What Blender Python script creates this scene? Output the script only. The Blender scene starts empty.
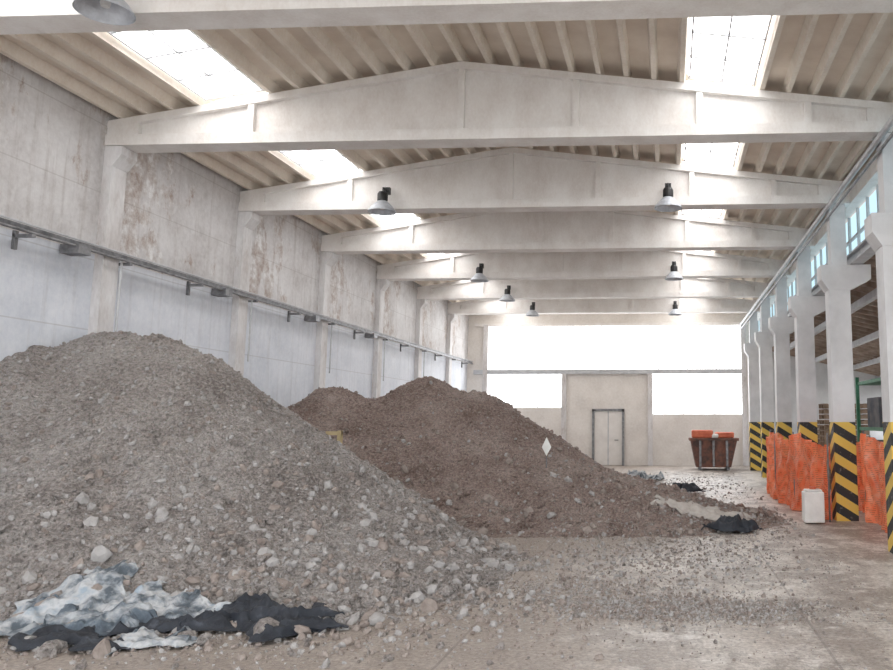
import bpy, math, random
import numpy as np
from mathutils import Vector, noise, Matrix
random.seed(4); np.random.seed(4)
S=bpy.context.scene
COL=S.collection
# ---------------------------------------------------------------- materials
def newmat(name):
    m=bpy.data.materials.new(name); m.use_nodes=True
    nt=m.node_tree; b=nt.nodes['Principled BSDF']
    return m,nt,b
def ramp(nt,fac,stops):
    r=nt.nodes.new('ShaderNodeValToRGB')
    e=r.color_ramp.elements
    while len(e)<len(stops): e.new(0.5)
    for i,(p,c) in enumerate(stops):
        e[i].position=p; e[i].color=(c[0],c[1],c[2],1)
    nt.links.new(fac,r.inputs[0]); return r.outputs[0]
def mixc(nt,fac,a,b,mode='MIX'):
    m=nt.nodes.new('ShaderNodeMix'); m.data_type='RGBA'; m.blend_type=mode
    L=nt.links
    for s,v in ((m.inputs[0],fac),(m.inputs[6],a),(m.inputs[7],b)):
        if isinstance(v,bpy.types.NodeSocket): L.new(v,s)
        elif isinstance(v,(int,float)): s.default_value=v
        else: s.default_value=(v[0],v[1],v[2],1)
    return m.outputs[2]
def coords(nt,scale=(1,1,1)):
    tc=nt.nodes.new('ShaderNodeTexCoord'); mp=nt.nodes.new('ShaderNodeMapping')
    mp.inputs['Scale'].default_value=scale
    nt.links.new(tc.outputs['Object'],mp.inputs[0]); return mp.outputs[0]
def nz(nt,vec,scale,detail=6,rough=.6):
    n=nt.nodes.new('ShaderNodeTexNoise'); n.inputs['Scale'].default_value=scale
    n.inputs['Detail'].default_value=detail; n.inputs['Roughness'].default_value=rough
    nt.links.new(vec,n.inputs['Vector']); return n.outputs['Fac']
def bump(nt,b,h,st,dist=.02):
    bp=nt.nodes.new('ShaderNodeBump'); bp.inputs['Strength'].default_value=st; bp.inputs['Distance'].default_value=dist
    nt.links.new(h,bp.inputs['Height']); nt.links.new(bp.outputs[0],b.inputs['Normal'])
def mth(nt,op,a,b=None,c=None,clamp=False):
    m=nt.nodes.new('ShaderNodeMath'); m.operation=op; m.use_clamp=clamp
    for i,v in enumerate((a,b,c)):
        if v is None: continue
        if isinstance(v,(int,float)): m.inputs[i].default_value=v
        else: nt.links.new(v,m.inputs[i])
    return m.outputs[0]
def sep(nt,vec):
    s=nt.nodes.new('ShaderNodeSeparateXYZ'); nt.links.new(vec,s.inputs[0]); return s.outputs
def simple(name,c1,c2,scale=3,rough=.8,bst=.2,metal=0,detail=6,vs=(1,1,1),fine=None,stain=None):
    m,nt,b=newmat(name); v=coords(nt,vs)
    f=nz(nt,v,scale,detail)
    c=ramp(nt,f,[(.35,c1),(.65,c2)])
    if stain:
        s=nz(nt,coords(nt,(1,1,.35)),2.6,9,.78)
        c=mixc(nt,ramp(nt,s,[(.56,(0,0,0)),(.68,(.7,.7,.7))]),c,stain)
    if fine:
        f2=nz(nt,v,fine,3); c=mixc(nt,.3,c,ramp(nt,f2,[(.3,(.3,.3,.3)),(.7,(.75,.75,.75))]),'OVERLAY')
        f=f2
    nt.links.new(c,b.inputs['Base Color']); b.inputs['Roughness'].default_value=rough
    b.inputs['Metallic'].default_value=metal
    if bst: bump(nt,b,f,bst)
    return m
M={}
M['beam']=simple('painted_concrete_beam',(.74,.70,.67),(.86,.84,.82),2.2,.8,.15,fine=30,vs=(1,1,.6))
M['roof']=simple('roof_rib_concrete',(.74,.66,.57),(.86,.79,.70),1.6,.85,.15,fine=20)
M['deck']=simple('roof_deck_concrete',(.72,.63,.54),(.84,.76,.67),1.6,.9,.1)
M['pilaster']=simple('pilaster_concrete',(.54,.51,.50),(.74,.73,.735),2,.85,.2,vs=(1,1,.4),fine=20,stain=(.42,.35,.31))
M['steel']=simple('galvanised_steel',(.16,.16,.17),(.3,.3,.31),8,.5,0,.5)
M['frame']=simple('window_frame_grey',(.42,.43,.45),(.55,.56,.58),5,.5,0)
M['black']=simple('black_ballast',(.012,.012,.014),(.03,.03,.03),8,.45,0)
M['refl']=simple('white_reflector',(.42,.44,.48),(.62,.65,.7),8,.35,0)
M['farwall']=simple('far_wall_plaster',(.68,.64,.60),(.79,.75,.71),1.2,.85,.1,fine=12)
M['door']=simple('door_paint',(.70,.67,.64),(.78,.75,.72),3,.6,0)
def tarpmat(name,cs,sc):
    m,nt,b=newmat(name); v=coords(nt)
    f=nz(nt,v,sc,5,.6); c=ramp(nt,f,cs)
    nt.links.new(c,b.inputs['Base Color']); b.inputs['Roughness'].default_value=.7; bump(nt,b,nz(nt,v,14,4),.5,.03); return m
M['tarpw']=tarpmat('tarp_pale_grey',[(.38,(.08,.10,.12)),(.45,(.26,.285,.31)),(.55,(.50,.51,.52)),(.66,(.30,.36,.42))],4.2)
M['tarpt']=tarpmat('tarp_slate_grey',[(.35,(.04,.05,.07)),(.5,(.10,.13,.16)),(.65,(.40,.42,.44))],4)
M['tarpb']=tarpmat('tarp_black',[(.35,(.012,.015,.022)),(.6,(.03,.036,.048)),(.72,(.08,.09,.11))],5)
M['brown']=simple('aisle_roof_boards',(.26,.19,.15),(.42,.34,.28),4,.8,.2,vs=(1,.3,1))
M['green']=simple('green_paint',(.03,.16,.09),(.06,.24,.13),5,.6,0)
M['skip']=simple('rusty_skip_paint',(.07,.045,.04),(.22,.09,.06),4,.7,.1)
M['dark']=simple('dark_boxes',(.05,.06,.08),(.14,.14,.15),4,.7,.1)
M['wood']=simple('pallet_wood',(.16,.11,.075),(.32,.24,.17),5,.8,.2)
M['red']=simple('red_plastic',(.50,.10,.05),(.65,.18,.09),4,.6,0)
M['whitep']=simple('white_plastic',(.72,.72,.7),(.85,.85,.83),4,.5,0)
M['yellow']=simple('ochre_timber',(.42,.33,.17),(.55,.44,.26),4,.6,0)
M['yard']=simple('yard_ground',(.5,.48,.45),(.62,.6,.56),.5,.9,0)
M['aislewall']=simple('aisle_wall',(.5,.51,.52),(.66,.67,.68),1,.85,.1)
def emit(name,c,s):
    m=bpy.data.materials.new(name); m.use_nodes=True; nt=m.node_tree
    nt.nodes.remove(nt.nodes['Principled BSDF'])
    e=nt.nodes.new('ShaderNodeEmission'); e.inputs[0].default_value=(*c,1); e.inputs[1].default_value=s
    nt.links.new(e.outputs[0],nt.nodes['Material Output'].inputs[0]); return m
M['sky']=emit('daylit_translucent_panel',(1,.985,.97),6.6)
M['win']=emit('daylit_window_pane',(.97,.985,1),6.0)
M['clere']=emit('daylit_clerestory_pane',(.60,.84,.93),1.2)
# left wall
m,nt,b=newmat('left_wall_paint'); v=coords(nt); xyz=sep(nt,v)
big=nz(nt,v,.9,9,.7); fine=nz(nt,v,14,4)
up=ramp(nt,big,[(.3,(.45,.425,.42)),(.48,(.60,.585,.585)),(.7,(.73,.725,.73))])
stn=nz(nt,coords(nt,(1,1.6,.8)),1.3,9,.75)
pd=mth(nt,'ABSOLUTE',mth(nt,'SUBTRACT',mth(nt,'FRACT',mth(nt,'MULTIPLY',mth(nt,'ADD',xyz[1],7.7+1.925-.75),1/3.85)),.5)) # 0 near pilaster
near=mth(nt,'SUBTRACT',.15,mth(nt,'MULTIPLY',pd,.38))
stm=ramp(nt,mth(nt,'ADD',stn,near),[(.58,(0,0,0)),(.63,(.9,.9,.9)),(.8,(1,1,1))])
sc_=ramp(nt,nz(nt,v,4,7,.72),[(.38,(.30,.21,.165)),(.46,(.44,.37,.33)),(.54,(.55,.51,.49)),(.64,(.82,.82,.82))])
up=mixc(nt,mth(nt,'MULTIPLY',stm,.8),up,sc_)
lo=ramp(nt,nz(nt,v,1.1,7,.6),[(.3,(.60,.63,.69)),(.6,(.72,.745,.80)),(.8,(.79,.81,.86))])
drip=nz(nt,coords(nt,(1,5,.25)),1.6,6,.7)
lo=mixc(nt,ramp(nt,drip,[(.52,(0,0,0)),(.70,(.4,.4,.4))]),lo,(.46,.46,.48))
up=mixc(nt,ramp(nt,drip,[(.52,(0,0,0)),(.70,(.5,.5,.5))]),up,(.38,.34,.32))
zz=mth(nt,'GREATER_THAN',xyz[2],4.3)
c=mixc(nt,zz,lo,up)
c=mixc(nt,.25,c,ramp(nt,fine,[(.3,(.3,.3,.3)),(.7,(.75,.75,.75))]),'OVERLAY')
jz=mth(nt,'LESS_THAN',mth(nt,'FRACT',mth(nt,'MULTIPLY',xyz[2],1/1.05)),.018)
c=mixc(nt,mth(nt,'MULTIPLY',jz,.3),c,(.3,.27,.25))
nt.links.new(c,b.inputs['Base Color']); b.inputs['Roughness'].default_value=.85; bump(nt,b,fine,.25)
M['lwall']=m
# floor
m,nt,b=newmat('dusty_concrete_floor'); v=coords(nt); xyz=sep(nt,v)
a=nz(nt,v,.45,8,.65); d=nz(nt,coords(nt,(1,.45,1)),1.2,10,.78); f=nz(nt,v,25,5,.7)
c=ramp(nt,a,[(.3,(.44,.395,.355)),(.5,(.53,.485,.445)),(.7,(.64,.60,.56))])
c=mixc(nt,ramp(nt,d,[(.44,(0,0,0)),(.51,(.7,.7,.7)),(.60,(.95,.95,.95))]),c,(.22,.185,.16))
d2=nz(nt,v,2.2,10,.8)
c=mixc(nt,ramp(nt,d2,[(.50,(0,0,0)),(.60,(.8,.8,.8))]),c,(.68,.645,.61))
g=mth(nt,'ADD',mth(nt,'MULTIPLY',xyz[0],-.16),mth(nt,'MULTIPLY',nz(nt,v,.8,8,.7),1.6))
c=mixc(nt,ramp(nt,g,[(.64,(0,0,0)),(.95,(.8,.8,.8))]),c,(.31,.26,.225))
c=mixc(nt,.75,c,ramp(nt,f,[(.3,(.2,.2,.2)),(.7,(.8,.8,.8))]),'OVERLAY')
jx=mth(nt,'LESS_THAN',mth(nt,'FRACT',mth(nt,'MULTIPLY',mth(nt,'ADD',xyz[0],19.75),1/3.0)),.008)
jy=mth(nt,'LESS_THAN',mth(nt,'FRACT',mth(nt,'MULTIPLY',xyz[1],1/3.85)),.007)
jm=mth(nt,'MULTIPLY',mth(nt,'MAXIMUM',jx,jy),mth(nt,'MULTIPLY',a,1.0))
c=mixc(nt,jm,c,(.13,.11,.1))
nt.links.new(c,b.inputs['Base Color'])
nt.links.new(ramp(nt,d,[(.4,(.5,.5,.5)),(.6,(.38,.38,.38))]),b.inputs['Roughness'])
bump(nt,b,mth(nt,'ADD',f,d2),.5,.03); M['floor']=m
# dirt
def dirt(name,c1,c2,c3):
    m,nt,b=newmat(name); v=coords(nt)
    a=nz(nt,v,.8,9,.7); f=nz(nt,v,22,8,.8)
    c=ramp(nt,a,[(.34,c1),(.5,c2),(.66,c3)])
    vo=nt.nodes.new('ShaderNodeTexVoronoi'); vo.inputs['Scale'].default_value=30; nt.links.new(v,vo.inputs['Vector'])
    c=mixc(nt,.85,c,ramp(nt,f,[(.32,(.10,.10,.10)),(.68,(.85,.85,.85))]),'OVERLAY')
    cell=sep(nt,vo.outputs['Color'])[0]
    c=mixc(nt,ramp(nt,cell,[(.7,(0,0,0)),(.75,(.5,.5,.5))]),c,c3)
    nt.links.new(c,b.inputs['Base Color']); b.inputs['Roughness'].default_value=.95
    bump(nt,b,mth(nt,'SUBTRACT',f,vo.outputs['Distance']),.9,.05); return m
M['dirt1']=dirt('grey_rubble_soil',(.23,.20,.185),(.35,.315,.295),(.45,.42,.40))
M['dirt2']=dirt('brown_rubble_soil',(.18,.125,.105),(.29,.22,.195),(.39,.32,.285))
M['rk1']=simple('rock_grey',(.31,.295,.285),(.42,.405,.395),9,.9,.3)
M['rk2']=simple('rock_brown',(.22,.18,.16),(.34,.295,.265),9,.9,.3)
M['rk3']=simple('rock_pale',(.40,.37,.34),(.50,.47,.44),9,.9,.3)
# stripes
m,nt,b=newmat('hazard_striped_column'); v=coords(nt); xyz=sep(nt,v)
s=mth(nt,'ADD',mth(nt,'ADD',xyz[0],xyz[1]),mth(nt,'MULTIPLY',xyz[2],1.6))
fr=mth(nt,'GREATER_THAN',mth(nt,'FRACT',mth(nt,'MULTIPLY',s,1/.58)),.5)
wear=nz(nt,v,9,6,.7)
c=mixc(nt,fr,(.025,.025,.027),(.72,.50,.10))
c=mixc(nt,ramp(nt,wear,[(.58,(0,0,0)),(.7,(.6,.6,.6))]),c,(.4,.37,.33))
pc=ramp(nt,nz(nt,v,1.3,7),[(.35,(.56,.56,.57)),(.65,(.72,.72,.73))])
c=mixc(nt,mth(nt,'GREATER_THAN',xyz[2],1.8),c,pc)
nt.links.new(c,b.inputs['Base Color']); b.inputs['Roughness'].default_value=.7; M['col']=m
# orange net
m,nt,b=newmat('orange_safety_netting'); v=coords(nt)
c=ramp(nt,nz(nt,v,5,5),[(.3,(.93,.17,.06)),(.5,(.98,.29,.14)),(.7,(1,.48,.33))]); nt.links.new(c,b.inputs['Base Color'])
xyz=sep(nt,v)
def grid(s,k,w): return mth(nt,'LESS_THAN',mth(nt,'FRACT',mth(nt,'MULTIPLY',s,k)),w)
g=mth(nt,'MAXIMUM',grid(mth(nt,'ADD',xyz[0],xyz[1]),22,.5),grid(xyz[2],28,.5))
tr=nt.nodes.new('ShaderNodeBsdfTranslucent'); nt.links.new(c,tr.inputs[0])
tp=nt.nodes.new('ShaderNodeBsdfTransparent')
mx=nt.nodes.new('ShaderNodeMixShader'); mx.inputs[0].default_value=.45
nt.links.new(b.outputs[0],mx.inputs[1]); nt.links.new(tr.outputs[0],mx.inputs[2])
mx2=nt.nodes.new('ShaderNodeMixShader'); nt.links.new(mth(nt,'MAXIMUM',g,.7),mx2.inputs[0])
nt.links.new(tp.outputs[0],mx2.inputs[1]); nt.links.new(mx.outputs[0],mx2.inputs[2])
nt.links.new(mx2.outputs[0],nt.nodes['Material Output'].inputs[0])
M['net']=m
# ---------------------------------------------------------------- mesh builder
class MB:
    def __init__(s): s.v=[];s.f=[];s.mi=[];s.mats=[]
    def _m(s,m):
        if m not in s.mats: s.mats.append(m)
        return s.mats.index(m)
    def poly(s,vs,fs,m):
        o=len(s.v); s.v+= [tuple(p) for p in vs]; i=s._m(m)
        for f in fs: s.f.append(tuple(o+k for k in f)); s.mi.append(i)
    def box(s,x0,x1,y0,y1,z0,z1,m):
        s.poly([(x0,y0,z0),(x1,y0,z0),(x1,y1,z0),(x0,y1,z0),(x0,y0,z1),(x1,y0,z1),(x1,y1,z1),(x0,y1,z1)],
          [(0,3,2,1),(4,5,6,7),(0,1,5,4),(1,2,6,5),(2,3,7,6),(3,0,4,7)],m)
    def slab(s,xa,za,xb,zb,y0,y1,t,m):
        s.poly([(xa,y0,za),(xb,y0,zb),(xb,y1,zb),(xa,y1,za),(xa,y0,za+t),(xb,y0,zb+t),(xb,y1,zb+t),(xa,y1,za+t)],
          [(0,3,2,1),(4,5,6,7),(0,1,5,4),(1,2,6,5),(2,3,7,6),(3,0,4,7)],m)
    def prism_y(s,pts,y0,y1,m):
        n=len(pts)
        vs=[(x,y0,z) for x,z in pts]+[(x,y1,z) for x,z in pts]
        fs=[tuple(range(n)),tuple(range(2*n-1,n-1,-1))]+[((i+1)%n,i,n+i,n+(i+1)%n) for i in range(n)]
        s.poly(vs,fs,m)
    def lathe(s,cx,cy,prof,m,n=20):
        vs=[];fs=[]
        for r,z in prof:
            for k in range(n):
                a=2*math.pi*k/n; vs.append((cx+r*math.cos(a),cy+r*math.sin(a),z))
        for j in range(len(prof)-1):
            for k in range(n):
                fs.append((j*n+k,j*n+(k+1)%n,(j+1)*n+(k+1)%n,(j+1)*n+k))
        s.poly(vs,fs,m)
    def rod(s,a,b,r,m,n=8):
        a=Vector(a);b=Vector(b);d=(b-a).normalized()
        u=d.orthogonal().normalized();w=d.cross(u)
        vs=[];
        for p in (a,b):
            for k in range(n):
                t=2*math.pi*k/n; vs.append(tuple(p+u*(r*math.cos(t))+w*(r*math.sin(t))))
        fs=[(k,(k+1)%n,n+(k+1)%n,n+k) for k in range(n)]+[tuple(range(n-1,-1,-1)),tuple(range(n,2*n))]
        s.poly(vs,fs,m)
    def obj(s,name,parent=None,smooth=False,bevel=0):
        me=bpy.data.meshes.new(name); me.from_pydata(s.v,[],s.f)
        for m in s.mats: me.materials.append(m)
        me.polygons.foreach_set('material_index',s.mi)
        if smooth: me.polygons.foreach_set('use_smooth',[True]*len(me.polygons))
        me.update(); o=bpy.data.objects.new(name,me); COL.objects.link(o)
        if parent: o.parent=parent
        if bevel:
            bv=o.modifiers.new('b','BEVEL'); bv.width=bevel; bv.segments=2; bv.limit_method='ANGLE'
        return o
# ---------------------------------------------------------------- dimensions
XL,XR=-8.6,3.3; YB,YF=-6.0,34.0; AP=-3.1
BE=[-3.83,.02,3.87,7.72,11.57,15.42,19.27,23.12,26.97,30.82]
def btop(x):
    if x<AP: return 6.40+(7.24-6.40)*(x-XL)/(AP-XL)
    return 7.24-(7.24-6.40)*(x-AP)/(XR+.4-AP)
b=MB(); b.box(-9.2,9.6,YB,YF+.5,-.3,0,M['floor']); b.obj('floor')
b=MB(); b.box(-60,60,-60,90,-.5,-.31,M['yard']); b.obj('yard_ground')
b=MB(); b.box(XL-.3,XL,YB,YF+.3,0,6.75,M['lwall']); b.obj('wall_left')
for y in BE:
    b=MB(); b.box(XL,XL+.14,y-.17,y+.17,0,5.98,M['pilaster'])
    b.prism_y([(XL+.01,5.68),(XL+.15,5.68),(XL+.28,5.86),(XL+.28,5.99),(XL+.01,5.99)],y-.18,y+.18,M['pilaster'])
    b.obj('wall_pilaster')
# cable tray
b=MB(); b.box(XL+.145,XL+.2,YB,YF-.02,4.30,4.36,M['steel']); b.rod((XL+.24,YB,4.27),(XL+.24,YF-.02,4.27),.02,M['steel'])
b.rod((XL+.24,YB,4.37),(XL+.24,YF-.02,4.37),.014,M['frame'])
y=YB+.5
while y<YF:
    b.box(XL+.001,XL+.28,y-.03,y+.03,4.21,4.25,M['steel']); b.box(XL+.001,XL+.04,y-.03,y+.03,4.05,4.3,M['steel']); y+=1.925
for y in (10.8,14.6,18.5,22.3): b.box(XL+.02,XL+.3,y-.12,y+.12,4.17,4.30,M['steel'])
for y in (11.1,15.0,18.9,22.7,26.6): b.rod((XL+.2,y+.62,3.0),(XL+.2,y+.62,4.3),.018,M['frame'])
b.obj('cable_tray')
# ---------------------------------------------------------------- beams
def beam(y):
    b=MB(); x0,x1=XL+.005,XR+.4; w=.08
    b.prism_y([(x0,6.1),(x1-.01,6.1),(x1-.01,btop(x1)-.02),(AP,btop(AP)-.02),(x0,btop(x0)-.02)],y-w,y+w,M['beam'])
    b.prism_y([(x0,6.0),(x1,6.0),(x1,6.17),(x0,6.17)],y-.19,y+.19,M['beam'])
    t=.11
    b.prism_y([(x0,btop(x0)-t),(AP,btop(AP)-t),(x1,btop(x1)-t),(x1,btop(x1)),(AP,btop(AP)),(x0,btop(x0))],y-.17,y+.17,M['beam'])
    for x in (-6.35,AP,-1.35,.5,2.1):
        b.box(x-.05,x+.05,y-.155,y+.155,6.1,btop(x)-.05,M['beam'])
    b.box(x1-.75,x1-.005,y-.165,y+.165,6.05,btop(x1)-.03,M['beam'])
    b.box(x0+.005,x0+.5,y-.165,y+.165,6.05,btop(x0)-.03,M['beam'])
    b.obj('roof_beam')
for y in BE: beam(y)
# ---------------------------------------------------------------- roof
SL=(-7.1,-6.15); SR=(.33,1.34)
b=MB(); H0=.17
def strip(xa,xb,y0=YB,y1=YF+.3): b.slab(xa,btop(xa)+H0,xb,btop(xb)+H0,y0,y1,.08,M['deck'])
strip(XL-.3,SL[0]); strip(SL[1],AP); strip(AP,SR[0]); strip(SR[1],XR+.7)
for y in BE:
    for s in (SL,SR): strip(s[0],s[1],y-.12,y+.12)
def ribs(xa,xb,n):
    for i in range(n+1):
        x=xa+(xb-xa)*i/n; wd=.05
        z0=btop(x)+.01; z1=btop(x)+H0+.02
        b.prism_y([(x-wd*.7,z0),(x+wd*.7,z0),(x+wd*1.4,z1),(x-wd*1.4,z1)],YB,YF-.01,M['roof'])
ribs(XL+.2,SL[0]-.09,3); ribs(SL[1]+.09,AP-.02,7); ribs(AP+.42,SR[0]-.09,7); ribs(SR[1]+.09,XR+.45,6)
b.obj('ceiling')
for s in (SL,SR):
    for i in range(len(BE)):
        y0=BE[i]+.14; y1=(BE[i+1]-.14) if i+1<len(BE) else YF-.2
        b=MB(); za,zb=btop(s[0])+.13,btop(s[1])+.13; xa,xb=s[0]+.01,s[1]-.01
        b.poly([(xa,y0,za),(xb,y0,zb),(xb,y1,zb),(xa,y1,za)],[(0,1,2,3)],M['sky'])
        n=5
        for j in range(n+1):
            yy=y0+(y1-y0)*j/n; b.slab(xa,za-.05,xb,zb-.05,yy-.014,yy+.014,.04,M['frame'])
        for t in (.02,.5,.98):
            x=xa+(xb-xa)*t; z=za+(zb-za)*t; b.box(x-.01,x+.01,y0,y1,z-.06,z-.01,M['frame'])
        b.obj('skylight')
# ---------------------------------------------------------------- far wall
b=MB(); y0,y1=YF,YF+.3; F=M['farwall']
b.box(XL,XR+.4,y0,y1,5.92,7.75,F)
b.box(XL,-7.75,y0,y1,0,5.92,F); b.box(3.3,XR+.4,y0,y1,0,5.92,F)
b.box(-7.75,3.3,y0,y1,3.86,4.0,F)
b.box(-7.75,-4.45,y0,y1,0,2.4,F); b.box(-4.45,-.68,y0,y1,0,3.86,F); b.box(-.68,3.3,y0,y1,0,2.12,F)
b.obj('wall_far')
b=MB()
b.box(-8.3,3.3,YF-.12,YF-.001,3.82,4.0,M['frame'])
for x in (-7.8,-4.4,-.75,3.2): b.box(x-.1,x+.1,YF-.14,YF-.002,0,3.83 if abs(x)<5 and x<3 else 5.95,M['pilaster'])
b.box(-8.3,3.4,YF-.1,YF-.001,5.88,6.0,M['beam'])
b.obj('trim_1')
def window(name,xa,xb,za,zb,nx,nz_,mat):
    b=MB(); b.poly([(xa,YF+.15,za),(xb,YF+.15,za),(xb,YF+.15,zb),(xa,YF+.15,zb)],[(0,1,2,3)],mat)
    for i in range(nx+1):
        x=xa+(xb-xa)*i/nx; x=min(max(x,xa+.02),xb-.02); b.box(x-.012,x+.012,YF+.08,YF+.13,za,zb,M['whitep'])
    for i in range(nz_+1):
        z=za+(zb-za)*i/nz_; z=min(max(z,za+.02),zb-.02); b.box(xa,xb,YF+.08,YF+.13,z-.015,z+.015,M['whitep'])
    b.obj(name)
window('window_1',-7.75,3.3,4.0,5.92,9,1,M['win'])
window('window_2',-7.75,-4.45,2.4,3.86,3,1,M['win'])
window('window_3',-.68,3.3,2.12,3.86,3,1,M['win'])
b=MB(); b.box(-3.12,-1.92,YF-.05,YF-.005,.02,2.25,M['door'])
for xa,xb,za,zb in ((-3.2,-3.1,0,2.35),(-1.94,-1.84,0,2.35),(-3.2,-1.84,2.25,2.35)): b.box(xa,xb,YF-.1,YF-.002,za,zb,M['steel'])
b.box(-2.54,-2.5,YF-.06,YF-.01,.02,2.25,M['frame']); b.rod((-2.1,YF-.12,1.05),(-2.25,YF-.12,1.05),.015,M['black'])
b.rod((-2.1,YF-.12,1.05),(-2.1,YF-.03,1.05),.015,M['black'])
b.obj('door_1')
# ---------------------------------------------------------------- right columns
for y in BE:
    e=MB(); x=XR-.02; c=M['col']; w=.2
    e.box(x-w,x+w,y-w,y+w,0,4.7,c)
    e.prism_y([(x-w-.01,4.3),(x+w+.01,4.3),(x+.6,4.5),(x+.6,4.78),(x-.34,4.78),(x-.34,4.5)],y-w-.02,y+w+.02,c)
    e.box(x-.13,x+.17,y-.15,y+.15,4.7,5.99,c)
    e.obj('striped_column')
b=MB(); b.box(XR+.25,XR+.6,YB,YF-.01,5.995,6.33,M['beam']); b.box(XR+.42,XR+.72,YB,YF-.01,6.33,6.95,M['beam'])
b.obj('eaves_beam')
b=MB(); b.box(XR+.2,XR+.44,YB,YF-.01,4.79,4.83,M['frame']); b.box(XR+.3,XR+.34,YB,YF-.01,4.83,5.0,M['frame']); b.box(XR+.22,XR+.42,YB,YF-.01,5.0,5.03,M['frame'])
b.obj('crane_rail')
b=MB(); b.poly([(XR+.5,YB,5.04),(XR+.5,YF,5.04),(XR+.5,YF,5.98),(XR+.5,YB,5.98)],[(0,1,2,3)],M['clere'])
y=YB
while y<YF:
    b.box(XR+.44,XR+.49,y-.03,y+.03,5.04,5.98,M['frame']); y+=.77
b.box(XR+.44,XR+.49,YB,YF-.01,5.45,5.5,M['frame'])
b.obj('window_4')
b=MB(); b.rod((XR-.2,YB,5.9),(XR-.2,YF-.02,5.9),.05,M['frame']); b.rod((XR-.19,YB,5.72),(XR-.19,YF-.02,5.72),.025,M['steel'])
b.obj('service_pipe')
# side aisle
b=MB(); b.slab(XR+.5,4.95,8.98,3.7,YB,YF-.01,.06,M['brown'])
y=YB+.3
while y<YF-.1:
    b.slab(XR+.5,4.83,8.98,3.58,y-.05,y+.05,.12,M['brown']); y+=.64
for t in (.15,.4,.65,.9):
    x=XR+.4+5.6*t; z=4.95-1.25*t-.28; b.box(x-.07,x+.07,YB,YF-.01,z,z+.16,M['frame'])
b.obj('aisle_roof')
b=MB(); b.box(9.0,9.3,YB,YF+.3,0,1.1,M['aislewall']); b.box(9.0,9.3,YB,YF+.3,2.9,3.8,M['aislewall'])
y=YB
while y<YF: b.box(9.0,9.3,y,y+.7,1.1,2.9,M['aislewall']); y+=3.85
b.obj('wall_right')
b=MB(); b.box(XR+.4,9.3,YF,YF+.3,0,5.1,M['aislewall']); b.obj('wall_aisle_end')
b=MB()
for x in (4.7,5.9):
  for y in (16.9,20.2): b.box(x-.04,x+.04,y-.04,y+.04,0,2.9,M['green'])
for z in (.5,1.6,2.7): b.box(4.7,5.9,16.9,20.2,z,z+.08,M['green'])
for (xa,ya,za,h) in ((4.8,17.0,.58,.7),(4.9,18.5,.58,.8),(4.8,17.0,1.68,.8),(4.9,19.0,1.68,.7),(4.8,17.2,2.78,.6),(5.4,18.4,2.78,.45)): b.box(xa,xa+.9,ya,ya+1.1,za,za+h,M['dark'])
b.obj('storage_rack')
def pallets(cx,cy,n):
    b=MB()
    for k in range(n):
        z=k*.145
        for i in range(3): b.box(cx-.6,cx+.6,cy-.4+i*.36,cy-.32+i*.36,z,z+.1,M['wood'])
        for i in range(6): b.box(cx-.6+i*.22,cx-.6+i*.22+.1,cy-.4,cy+.4,z+.1,z+.125,M['wood'])
    b.obj('pallet_stack')
pallets(4.75,14.4,15); pallets(5.5,13.0,10); pallets(4.85,22.6,16); pallets(5.1,25.5,13)
# ---------------------------------------------------------------- lamps
def lamp(x,y,zr=5.86):
    b=MB()
    b.lathe(x,y,[(.27,zr),(.265,zr+.02),(.21,zr+.10),(.13,zr+.18),(.085,zr+.22)],M['refl'],24)
    b.lathe(x,y,[(.255,zr+.01),(.20,zr+.095),(.12,zr+.17),(.0,zr+.19)],M['refl'],24)
    b.lathe(x,y,[(.0,zr+.21),(.09,zr+.21),(.10,zr+.24),(.10,zr+.36),(.08,zr+.40),(.0,zr+.41)],M['black'],16)
    b.lathe(x,y,[(.0,zr+.05),(.04,zr+.06),(.05,zr+.1),(.03,zr+.17)],M['whitep'],12)
    b.rod((x,y,zr+.40),(x,y,zr+.5),.012,M['black']); b.rod((x,y,zr+.49),(x,y+.27,zr+.49),.014,M['black'])
    b.box(x-.06,x+.06,y+.2,y+.278,zr+.42,zr+.56,M['black'])
    b.obj('pendant_lamp')
for x,y in ((-5.6,7.25),(-5.55,14.95),(0.03,14.95),(-5.45,22.65),(.2,22.65),(-5.4,26.5),(-5.2,30.35),(.3,30.35)): lamp(x,y)
# ---------------------------------------------------------------- heaps
def fb(x,y,s,seed=0,o=4): return noise.fractal(Vector((x*s+seed,y*s-seed,seed*.7)),1.0,2.0,o)
C1=[(-7.3,11.2,3.22,4.6,4.0),(-7.95,11.1,3.3,4.7,4.0),(-8.7,10.4,3.0,4.7,3.5),(-5.2,9.9,.95,3.3,2.8)]
C2=[(-5.25,17.4,2.95,4.2,4.3),(-7.0,16.6,2.75,4.2,4.2),(-4.1,17.2,2.6,3.9,3.8),(-1.5,15.7,.95,3.5,2.7),(-7.6,18.5,2.4,4,5)]
def cones(x,y,C):
    acc=0
    for cx,cy,h,rx,ry in C:
        r=math.sqrt(((x-cx)/rx)**2+((y-cy)/ry)**2+.006)
        acc+=math.exp(9*(h*(1.03-r)))
    return math.log(acc)/9
def soft(z): return math.log(1+math.exp(8*(z)))/8-.055
def HH(x,y,C,sd):
    z=cones(x,y,C)
    z+=.13*fb(x,y,.55,sd)*min(1,max(0,z+.5))+.10*fb(x,y,1.7,sd+3)
    z=soft(z-.02)
    z+=.04*fb(x,y,7,sd+5,3)*min(1,max(0,(z+.1)*3))
    return z
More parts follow.
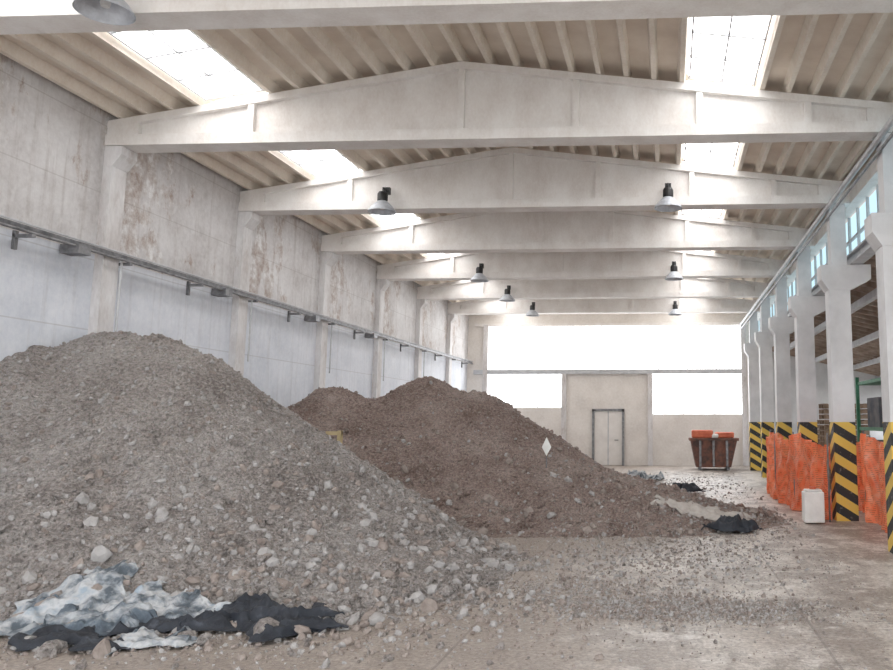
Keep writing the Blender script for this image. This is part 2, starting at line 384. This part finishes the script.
def heap(name,C,sd,x0,x1,y0,y1,mat,step=.045):
    nx=int((x1-x0)/step)+1; ny=int((y1-y0)/step)+1
    vs=[];
    for j in range(ny):
        y=y0+j*step
        for i in range(nx):
            x=x0+i*step; vs.append((x,y,HH(x,y,C,sd)))
    fs=[]
    for j in range(ny-1):
        for i in range(nx-1):
            a=j*nx+i; q=(a,a+1,a+nx+1,a+nx)
            if max(vs[k][2] for k in q)>-.0: fs.append(q)
    b=MB(); b.poly(vs,fs,mat); return b.obj(name,smooth=True)
h1=heap('rubble_heap',C1,1.3,XL+.01,-.6,6.0,16,M['dirt1'])
h2=heap('rubble_heap',C2,7.7,XL+.01,2.2,11.8,22.5,M['dirt2'])
def Z(x,y):
    return max(0,HH(x,y,C1,1.3),HH(x,y,C2,7.7))
import bmesh
def ico(n):
    bm=bmesh.new(); bmesh.ops.create_icosphere(bm,subdivisions=n,radius=1)
    V=np.array([v.co[:] for v in bm.verts]); F=np.array([[v.index for v in f.verts] for f in bm.faces]); bm.free(); return V,F
ICO={k:ico(k) for k in (1,2)}
def rocks(name,pts,parent,mats,big=False):
    V=[];F=[];MI=[];o=0
    iv,iff=ICO[2 if big else 1]
    for (x,y,z,r) in pts:
        q=np.random.normal(size=(3,3)); q,_=np.linalg.qr(q)
        if np.linalg.det(q)<0: q=-q
        sc=np.random.uniform(.5,1.2,3)
        v=iv*(1+np.random.uniform(-.2,.2,(len(iv),1))) if not big else iv*(1+np.random.uniform(-.04,.04,(len(iv),1)))
        if big:
            for _ in range(9):
                n=np.random.normal(size=3); n/=np.linalg.norm(n); d=np.maximum(0,v@n-.62); v=v-np.outer(d,n)
        v=(v*sc)@q*r
        V.append(v+np.array([x,y,z])); F.append(iff+o); o+=len(iv)
        MI+= [np.random.randint(len(mats))]*len(iff)
    V=np.concatenate(V);F=np.concatenate(F)
    me=bpy.data.meshes.new(name); me.from_pydata(V.tolist(),[],F.tolist())
    for m in mats: me.materials.append(m)
    me.polygons.foreach_set('material_index',MI); me.update()
    ob=bpy.data.objects.new(name,me); COL.objects.link(ob)
    if parent: ob.parent=parent
    return ob
def sample(n,x0,x1,y0,y1,C,sd,rmin,rmax,pw=3.4):
    out=[]
    while len(out)<n:
        x=random.uniform(x0,x1);y=random.uniform(y0,y1); z=HH(x,y,C,sd)
        if z<0: continue
        k=max(.45,1.15-.3*z)
        r=rmin*(rmax/rmin*k)**(random.random()**pw)
        if x-r<XL+.03: continue
        out.append((x,y,z+r*.1,r))
    return out
rocks('stones',sample(12000,XL,-.6,6.2,12.5,C1,1.3,.011,.085),h1,[M['rk1'],M['rk2'],M['dirt1'],M['dirt1'],M['dirt1'],M['rk1']])
rocks('stones_2',sample(6500,XL,2,12,19,C2,7.7,.013,.10),h2,[M['rk2'],M['dirt2'],M['dirt2'],M['dirt2'],M['rk1'],M['rk2']])
pts=[]
def spill(n,cx,cy,sx,sy,rmin,rmax,pw=3.5):
    c=0
    while c<n:
        x=random.gauss(cx,sx);y=random.gauss(cy,sy)
        if x<XL+.2 or x>2.3 or y<5.6 or y>29.5: continue
        r=rmin*(rmax/rmin)**(random.random()**pw); pts.append((x,y,Z(x,y)+r*.3,r)); c+=1
spill(2200,-3.2,7.9,1.3,.8,.010,.06)
spill(5500,.15,8.1,.62,.26,.008,.026); spill(2000,-1.0,8.9,.7,.5,.007,.028)
spill(3500,-.4,11.5,1.1,1.6,.008,.038); spill(1300,1.0,15.0,.8,1.0,.010,.045); spill(1100,-.1,18.5,1.3,3,.012,.06)
spill(1600,-4.5,6.9,1.5,.5,.010,.05); spill(3000,.8,11,1.5,3.4,.006,.018); spill(900,.5,24,1.4,3,.012,.04)
rocks('loose_gravel',pts,None,[M['rk1'],M['rk2'],M['rk1'],M['dirt1'],M['rk2']])
bp=[]
for x,y,r in ((-3.35,6.85,.12),(-3.12,6.95,.10),(-2.62,7.35,.12),(-4.85,6.35,.10),(-4.4,6.3,.11),(-5.2,6.5,.10),(-4.0,6.75,.09),(-2.3,7.9,.08),(-1.9,8.4,.07),(-3.8,6.65,.10),(-5.6,7.9,.10),(-2.9,8.1,.08),(-1.2,9.4,.05)):
    bp.append((x,y,Z(x,y)+r*.4,r*1.05))
rocks('boulder_group',bp,None,[M['dirt1'],M['rk1'],M['rk2']],True)
# ---------------------------------------------------------------- tarps
def tarp(name,cx,cy,lx,ly,rot,mat,sd,amp=.10,lift=.03):
    n=90; m_=int(n*ly/lx)+2; vs=[];fs=[]
    for j in range(m_):
        for i in range(n):
            u=i/(n-1)-.5; v=j/(m_-1)-.5
            X=u*lx*(1+.25*math.sin(v*5+sd)+.2*math.sin(v*13+sd*3)); Y=v*ly*(1+.35*math.sin(u*6+sd*1.7)+.2*math.sin(u*15+sd))+ly*.15*math.sin(u*8+sd)
            x=cx+X*math.cos(rot)-Y*math.sin(rot); y=cy+X*math.sin(rot)+Y*math.cos(rot)
            x+=.09*fb(x,y,3.5,sd+2,3); y+=.09*fb(x,y,3.5,sd+4,3)
            rid=1-abs(fb(x,y,2.6,sd,2))*2.2; rid2=1-abs(fb(x+y*.4,y,6.5,sd+9,3))*2
            g=Z(x,y)
            h=lift+amp*max(0,rid)**1.5+.4*amp*max(-.3,rid2)
            edge=min(.5-abs(u),.5-abs(v))*7
            z=g+.015+max(0,h)*min(1,max(.25,edge))
            vs.append((x,y,z))
    for j in range(m_-1):
        for i in range(n-1):
            a=j*n+i; fs.append((a,a+1,a+n+1,a+n))
    b=MB(); b.poly(vs,fs,mat); o=b.obj(name,smooth=True)
    so=o.modifiers.new('s','SOLIDIFY'); so.thickness=.006
    return o
tarp('crumpled_tarpaulin',-5.2,7.35,1.2,.75,.0,M['tarpw'],2.1,.07)
tarp('crumpled_tarpaulin',-5.0,7.0,1.3,.5,-.1,M['tarpt'],5.2,.07)
tarp('crumpled_tarpaulin',-4.4,7.35,.85,.5,.1,M['tarpw'],8.4,.05)
tarp('crumpled_tarpaulin',-3.6,7.3,1.2,.7,-.12,M['tarpb'],3.6,.09)
tarp('crumpled_tarpaulin',-4.35,7.05,.9,.4,-.1,M['tarpb'],6.6,.07)
tarp('crumpled_tarpaulin',-4.2,6.65,.6,.4,.5,M['tarpw'],9.6,.04)
tarp('crumpled_tarpaulin',-4.85,6.6,.9,.35,-.2,M['tarpb'],1.6,.05)
tarp('plastic_sheet',1.05,13.7,.8,.45,.2,M['tarpb'],4.4,.14)
tarp('plastic_sheet',.1,21.0,1.3,.8,.2,M['tarpb'],1.4,.16)
tarp('plastic_sheet',-.9,25.5,1.2,.9,.2,M['tarpw'],1.9,.2)
tarp('plastic_sheet',.6,14.6,1.4,.5,-.1,M['rk3'],7.9,.05)
# ---------------------------------------------------------------- orange netting
def net(pts,h,sd):
    b=MB(); vs=[];fs=[]; P=[Vector((p[0],p[1],0)) for p in pts]
    L=[0]
    for i in range(1,len(P)): L.append(L[-1]+(P[i]-P[i-1]).length)
    n=int(L[-1]/.04); m_=26
    for j in range(m_):
        for i in range(n):
            s=L[-1]*i/(n-1); k=max(q for q in range(len(L)) if L[q]<=s+1e-6); k=min(k,len(P)-2)
            t=(s-L[k])/(L[k+1]-L[k]); p=P[k].lerp(P[k+1],t); zt=j/(m_-1)
            off=.08*math.sin(s*5+sd)+.05*math.sin(s*13+zt*5)+.14*fb(s*1.2,zt*.9,1.8,sd)
            hh=h*(1-.12*abs(math.sin(s*1.3+sd))+.05*fb(s,0,2,sd))
            vs.append((p.x+off*.8,p.y+off*.3,.02+hh*zt))
    for j in range(m_-1):
        for i in range(n-1):
            a=j*n+i; fs.append((a,a+1,a+n+1,a+n))
    b.poly(vs,fs,M['net'])
    for p in P: b.rod((p.x,p.y,0),(p.x,p.y,h+.05),.015,M['steel'])
    return b.obj('orange_safety_fence',smooth=True)
net([(2.92,15.05),(2.6,17),(2.5,19.2),(2.75,22)],1.55,1.0)
net([(3.64,15.3),(3.6,13.4),(3.62,11.9)],1.6,3.0)
net([(3.85,19.2),(3.85,15.7)],1.5,5.0)
b=MB(); b.box(2.42,2.78,14.75,15.05,.02,.56,M['whitep']); b.box(2.45,2.75,14.78,15.02,.56,.60,M['whitep']); b.lathe(2.6,14.9,[(.06,.6),(.06,.65),(0,.65)],M['red'],14)
b.obj('plastic_tank',bevel=.03)
# skip
b=MB(); b.prism_y([(1.05,.12),(2.35,.12),(2.6,1.15),(.85,1.15)],30.6,32,M['skip'])
b.box(.8,2.65,30.5,32.1,1.1,1.2,M['skip'])
for x in (1.2,1.7,2.2): b.box(x-.04,x+.04,30.5,30.62,.15,1.12,M['steel'])
for x in (1.15,2.2): b.box(x,x+.1,30.7,31.9,0,.13,M['steel'])
sk=b.obj('waste_skip')
b=MB(); b.box(.9,1.7,30.7,31.5,1.2,1.5,M['red']); b.box(1.8,2.5,30.8,31.6,1.2,1.42,M['red']); b.box(1.6,1.9,30.7,31.2,1.2,1.36,M['whitep']); b.obj('waste_load',sk,bevel=.05)
x,y=-2.35,15.6; z=Z(x,y)
b=MB(); b.rod((x,y,z-.1),(x,y,z+.5),.012,M['steel']); b.prism_y([(x,z+.22),(x+.09,z+.39),(x,z+.58),(x-.09,z+.39)],y-.02,y-.01,M['whitep']); b.obj('marker_sign')
x,y=-5.2,12.6; z=Z(x,y)
b=MB(); b.box(x-.03,x+.03,y-.04,y+.04,z-.2,z+.35,M['yellow']); b.box(x-.22,x+.03,y-.03,y+.03,z+.28,z+.34,M['yellow']); b.obj('timber_stake')
# ---------------------------------------------------------------- light
w=bpy.data.worlds.new('World'); S.world=w; w.use_nodes=True
bg=w.node_tree.nodes['Background']; bg.inputs[0].default_value=(.94,.965,1,1); bg.inputs[1].default_value=5.8
# ---------------------------------------------------------------- camera
cam=bpy.data.cameras.new('camera'); co=bpy.data.objects.new('camera',cam); COL.objects.link(co)
cam.sensor_width=36; cam.lens=36*800/893
cam.shift_x=-181.5/893; cam.shift_y=-23/893
co.location=(0,0,1.8); co.rotation_euler=(math.radians(90+7.83),0,math.radians(2.84))
cam.clip_end=300
S.camera=co
S.view_settings.view_transform='Standard'
